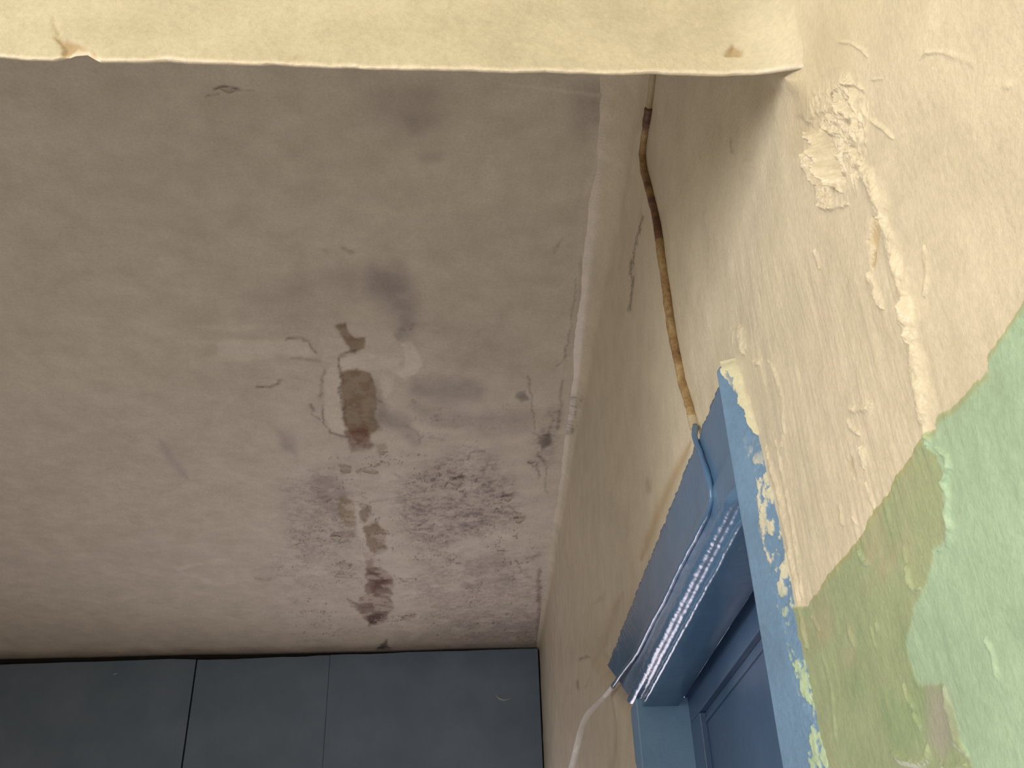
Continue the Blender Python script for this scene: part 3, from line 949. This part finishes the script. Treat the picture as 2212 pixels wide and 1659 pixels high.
# ------------------------------------------------------------------ far partition of painted boards
wall_back = (Geo().box(XL, XR + 0.15, YF + 0.03, YF + 0.09, 1.75, EYE + ZC + 0.02).box(XL, -0.9, YF + 0.03, YF + 0.09, 0, 1.75)
             .box(0.1, XR + 0.15, YF + 0.03, YF + 0.09, 0, 1.75).box(-0.9, 0.1, YF + 0.03, YF + 0.09, 0, 0.45).build('wall_back', M_DARK))  # low opening added for the far fill light
tag(wall_back, 'dark blue green boarded partition closing the far end', 'wall', 'structure')
edges = [(-2.69, -1.349), (-1.341, -0.7000), (-0.6990, 0.322)]
for k, (a, b) in enumerate(edges):
    n = 12
    V = []
    rnd = random.Random(k)
    tops = [EYE + ZC + np.interp(a + (b - a) * i / (n - 1), [-2.4, -1.4, -1.30, -0.4, 0.33], [-0.036, -0.024, -0.034, -0.016, -0.008]) + rnd.uniform(-0.002, 0.002) for i in range(n)]
    y0 = YF + (0.003, 0.0, 0.0006)[k]
    me = bpy.data.meshes.new('board')
    xs = [a + (b - a) * i / (n - 1) for i in range(n)]
    for yy in (y0, y0 + 0.022):
        V += [(x, yy, 1.80) for x in xs] + [(x, yy, t) for x, t in zip(xs, tops)]
    F = []
    for i in range(n - 1):
        F += [(i, i + 1, n + i + 1, n + i), (2 * n + i + 1, 2 * n + i, 3 * n + i, 3 * n + i + 1), (n + i, n + i + 1, 3 * n + i + 1, 3 * n + i)]
    F += [(0, n, 3 * n, 2 * n), (n - 1, 3 * n - 1, 4 * n - 1, 2 * n - 1)]
    me.from_pydata(V, [], F)
    me.update()
    o = link('board', me, M_PANEL, wall_back)
    bv = o.modifiers.new('bevel', 'BEVEL'); bv.width = 0.002; bv.segments = 2; bv.limit_method = 'ANGLE'


def sweep(pts, widths, heights, normal, name, mat, parent, nseg=12, seed=0, rough=0.0, cap=True):
    """flattened tube lying on a surface; pts (n,3) with zr"""
    P = np.array(pts, float)
    T = np.gradient(P, axis=0)
    T /= np.linalg.norm(T, axis=1)[:, None]
    N = np.array(normal, float)
    Sd = np.cross(T, N)
    Sd /= np.linalg.norm(Sd, axis=1)[:, None]
    Nn = np.cross(Sd, T)
    a = np.linspace(0, 2 * math.pi, nseg, endpoint=False)
    V = []
    L = np.concatenate([[0], np.cumsum(np.linalg.norm(np.diff(P, axis=0), axis=1))])
    for i in range(len(P)):
        k = 1 + rough * fbm(np.full(nseg, L[i]) + a * 0.004, a * 0.01 + seed, 0.02, 3, 110 + seed)
        V.append(P[i] + Sd[i] * (np.cos(a) * widths[i] * k)[:, None] + Nn[i] * (np.sin(a) * heights[i] * k)[:, None])
    V = np.concatenate(V)
    n = len(P)
    F = []
    for i in range(n - 1):
        for k in range(nseg):
            k2 = (k + 1) % nseg
            F.append((i * nseg + k, i * nseg + k2, (i + 1) * nseg + k2, (i + 1) * nseg + k))
    me = bpy.data.meshes.new(name)
    V[:, 2] += EYE
    fl = [tuple(f) for f in F]
    if cap:
        fl += [tuple(range(nseg))[::-1], tuple((n - 1) * nseg + k for k in range(nseg))]
    me.from_pydata([tuple(v) for v in V], [], fl)
    me.update()
    me.polygons.foreach_set('use_smooth', [True] * len(me.polygons))
    return link(name, me, mat, parent)


def spline(pts, n):
    P = np.array(pts, float)
    L = np.concatenate([[0], np.cumsum(np.linalg.norm(np.diff(P, axis=0), axis=1))])
    s = np.linspace(0, L[-1], n)
    Q = np.stack([np.interp(s, L, P[:, k]) for k in range(P.shape[1])], 1)
    for it in range(3):
        Q[1:-1] = (Q[:-2] + 2 * Q[1:-1] + Q[2:]) / 4
    return Q


# small scuffs on the far boards
for pts, w in (([(1070, 1500), (1078, 1510), (1090, 1513), (1102, 1509)], 0.0035), ([(244, 1458), (250, 1455), (254, 1455)], 0.003)):
    q = np.array([hit(u, v, 1, YF - 0.001) for u, v in pts])
    q = spline(q, 12)
    ww = w * np.sin(np.linspace(0.15, math.pi - 0.15, 12))
    sweep(q, ww, np.full(12, 0.0015), (0, -1, 0), 'scuff', M_SCUFF, wall_back, 8)

# ------------------------------------------------------------------ the cable from ceiling to frame
def cable_material():
    m, nt, b = nodes('stained_cable_sheath')
    n1 = noise(nt, 26.0, 5, 0.65)
    n2 = noise(nt, 130.0, 4, 0.6)
    c = ramp(nt, n1, [(0.30, (0.14, 0.065, 0.03)), (0.43, (0.30, 0.18, 0.075)), (0.58, (0.42, 0.30, 0.14)), (0.8, (0.50, 0.39, 0.21))])
    c2 = ramp(nt, n2, [(0.35, (0.75, 0.70, 0.65)), (0.7, (1.1, 1.1, 1.1))])
    nt.links.new(mulcol(nt, c, c2), b.inputs['Base Color'])
    b.inputs['Roughness'].default_value = 0.6
    bump(nt, b, n2, 0.5, 0.002)
    return m


M_CABLE = cable_material()
M_CABLE_DK = paint_material('dark_stained_sheath', (0.07, 0.032, 0.02), (0.22, 0.11, 0.055), 0.55, 60)
M_CABLE_CR = paint_material('cream_painted_sheath', (0.42, 0.35, 0.22), (0.52, 0.44, 0.29), 0.55, 40)
cable = bpy.data.objects.new('cable', None)
COL.objects.link(cable)
cable.location = (0, 0, 0)
tag(cable, 'thin brown stained cable running down the cream wall and along the blue door frame', 'cable')


def wall_path(pix, n, lift):
    q = np.array([hit(u, v, 0, XR) for u, v in spline(pix, n)])
    d, _ = wall_surface(q[:, 1], q[:, 2])
    d = np.convolve(np.pad(d, 3, mode='edge'), np.ones(7) / 7, 'valid')
    out = []
    for (u, v), dd in zip(spline(pix, n), d):
        out.append(hit(u, v, 0, XR - dd - lift))
    return np.array(out)


def piece(pix, n, w, hgt, name, mat, seed, rough=0.18):
    hgt = hgt * 1.5
    P = wall_path(pix, n, hgt * 0.7)
    ws = 0.95 * np.interp(np.linspace(0, 1, n), np.linspace(0, 1, len(w)), w)
    return sweep(P, ws, np.full(n, hgt), (-1, 0, 0), name, mat, cable, 14, seed, rough)


piece([(1414, 140), (1411, 165), (1407, 200), (1402, 235)], 24, [0.0068, 0.0062, 0.0052], 0.0042, 'painted_length', M_CABLE_CR, 1)
piece([(1402, 234), (1398, 252), (1396, 275)], 16, [0.0058, 0.0080, 0.0062], 0.0050, 'dark_joint', M_CABLE_DK, 2, 0.3)
piece([(1396, 273), (1391, 300), (1388, 335), (1392, 372), (1402, 410), (1408, 432)], 50, [0.0062, 0.0074, 0.0078, 0.0078], 0.0048, 'sheath', M_CABLE, 3)
piece([(1408, 431), (1415, 458), (1421, 492), (1425, 520)], 30, [0.0078, 0.0076, 0.0078], 0.0048, 'dark_length', M_CABLE_DK, 4)
piece([(1425, 519), (1430, 560), (1436, 600), (1442, 650), (1449, 700), (1456, 738), (1466, 785), (1474, 825), (1486, 868), (1496, 900)], 150,
      [0.0078, 0.0082, 0.0080, 0.0072, 0.0062, 0.0056, 0.0054], 0.0048, 'sheath', M_CABLE, 5)
piece([(1493, 893), (1499, 915), (1502, 926)], 10, [0.0056, 0.0062, 0.0055], 0.0050, 'cream_collar', M_CABLE_CR, 6)

# painted over in blue where it crosses and follows the frame
fr = [(1502, 922, 0.324), (1500, 940, 0.316), (1508, 965, 0.313), (1518, 995, 0.312), (1528, 1025, 0.312), (1536, 1055, 0.312), (1538, 1080, 0.312),
      (1532, 1105, 0.311), (1520, 1130, 0.311), (1505, 1158, 0.311), (1488, 1188, 0.311), (1463, 1238, 0.311), (1435, 1298, 0.311), (1413, 1337, 0.311),
      (1384, 1397, 0.310), (1368, 1422, 0.309), (1343, 1454, 0.307), (1320, 1488, 0.300)]
uvx = spline(fr, 160)
P = np.array([hit(u, v, 0, x) for u, v, x in uvx])
sweep(P, np.interp(np.linspace(0, 1, 160), [0, 0.25, 0.35, 0.7, 1], [0.0050, 0.0046, 0.0042, 0.0040, 0.0050]), np.full(160, 0.0042), (-1, 0, 0),
      'blue_painted_length', M_BLUE, cable, 12, 7, 0.25)
fr = [(1322, 1485, 0.299), (1308, 1503, 0.288), (1285, 1526, 0.262), (1270, 1543, 0.245), (1259, 1565, 0.232), (1252, 1590, 0.222), (1246, 1618, 0.214), (1236, 1656, 0.206), (1222, 1710, 0.198)]
uvx = spline(fr, 60)
P = np.array([hit(u, v, 0, x) for u, v, x in uvx])
sweep(P, np.interp(np.linspace(0, 1, 60), [0, 0.3, 1], [0.0055, 0.0070, 0.0090]), np.interp(np.linspace(0, 1, 60), [0, 0.3, 1], [0.0048, 0.0068, 0.0090]),
      (-1, 0, 0), 'white_length', M_WHITE, cable, 12, 8, 0.12)
# ------------------------------------------------------------------ rest of the rooms
H = EYE + ZC
fl = Geo().box(XL - 0.1, XR + 0.2, YB - 0.1, YF + 0.1, -0.08, 0.0).build('floor', M_FLOOR)
tag(fl, 'plain grey brown cement floor of the passage', 'floor', 'structure')
g = Geo()   # wall behind the camera with the window opening
g.box(XL, -1.15, YB - 0.1, YB, 0, H)
g.box(0.05, XR, YB - 0.1, YB, 0, H)
g.box(-1.15, 0.05, YB - 0.1, YB, 0, 0.3)
g.box(-1.15, 0.05, YB - 0.1, YB, 1.9, H)
tag(g.build('wall_front', M_ROOM), 'cream wall behind the viewer with a wide window', 'wall', 'structure')
g = Geo()   # left wall with a room window and an opening added for the passage fill
for y0, y1, z0, z1 in ((YB, -2.1, 0, H), (-2.1, -0.8, 0, 1.2), (-2.1, -0.8, 2.5, H), (-0.8, 1.2, 0, H), (1.2, 2.3, 0, 0.4), (1.2, 2.3, 1.5, H), (2.3, YF, 0, H)):
    g.box(XL - 0.1, XL, y0, y1, z0, z1)
tag(g.build('wall_left', M_ROOM), 'cream left wall with a window and an added opening for fill light', 'wall', 'structure')
g = Geo().box(XL, -0.62, YH + 0.002, YH + 0.11, 0, EYE + 0.85)  # unseen pier, added to keep window light off the left ceiling
M_ADDED_PIER = paint_material('added_pier_paint', (0.50, 0.455, 0.325), (0.55, 0.50, 0.36), 0.6, 5)
tag(g.build('light_block_pier', M_ADDED_PIER), 'unseen cream pier added left of the opening to shade the passage ceiling', 'wall', 'structure')
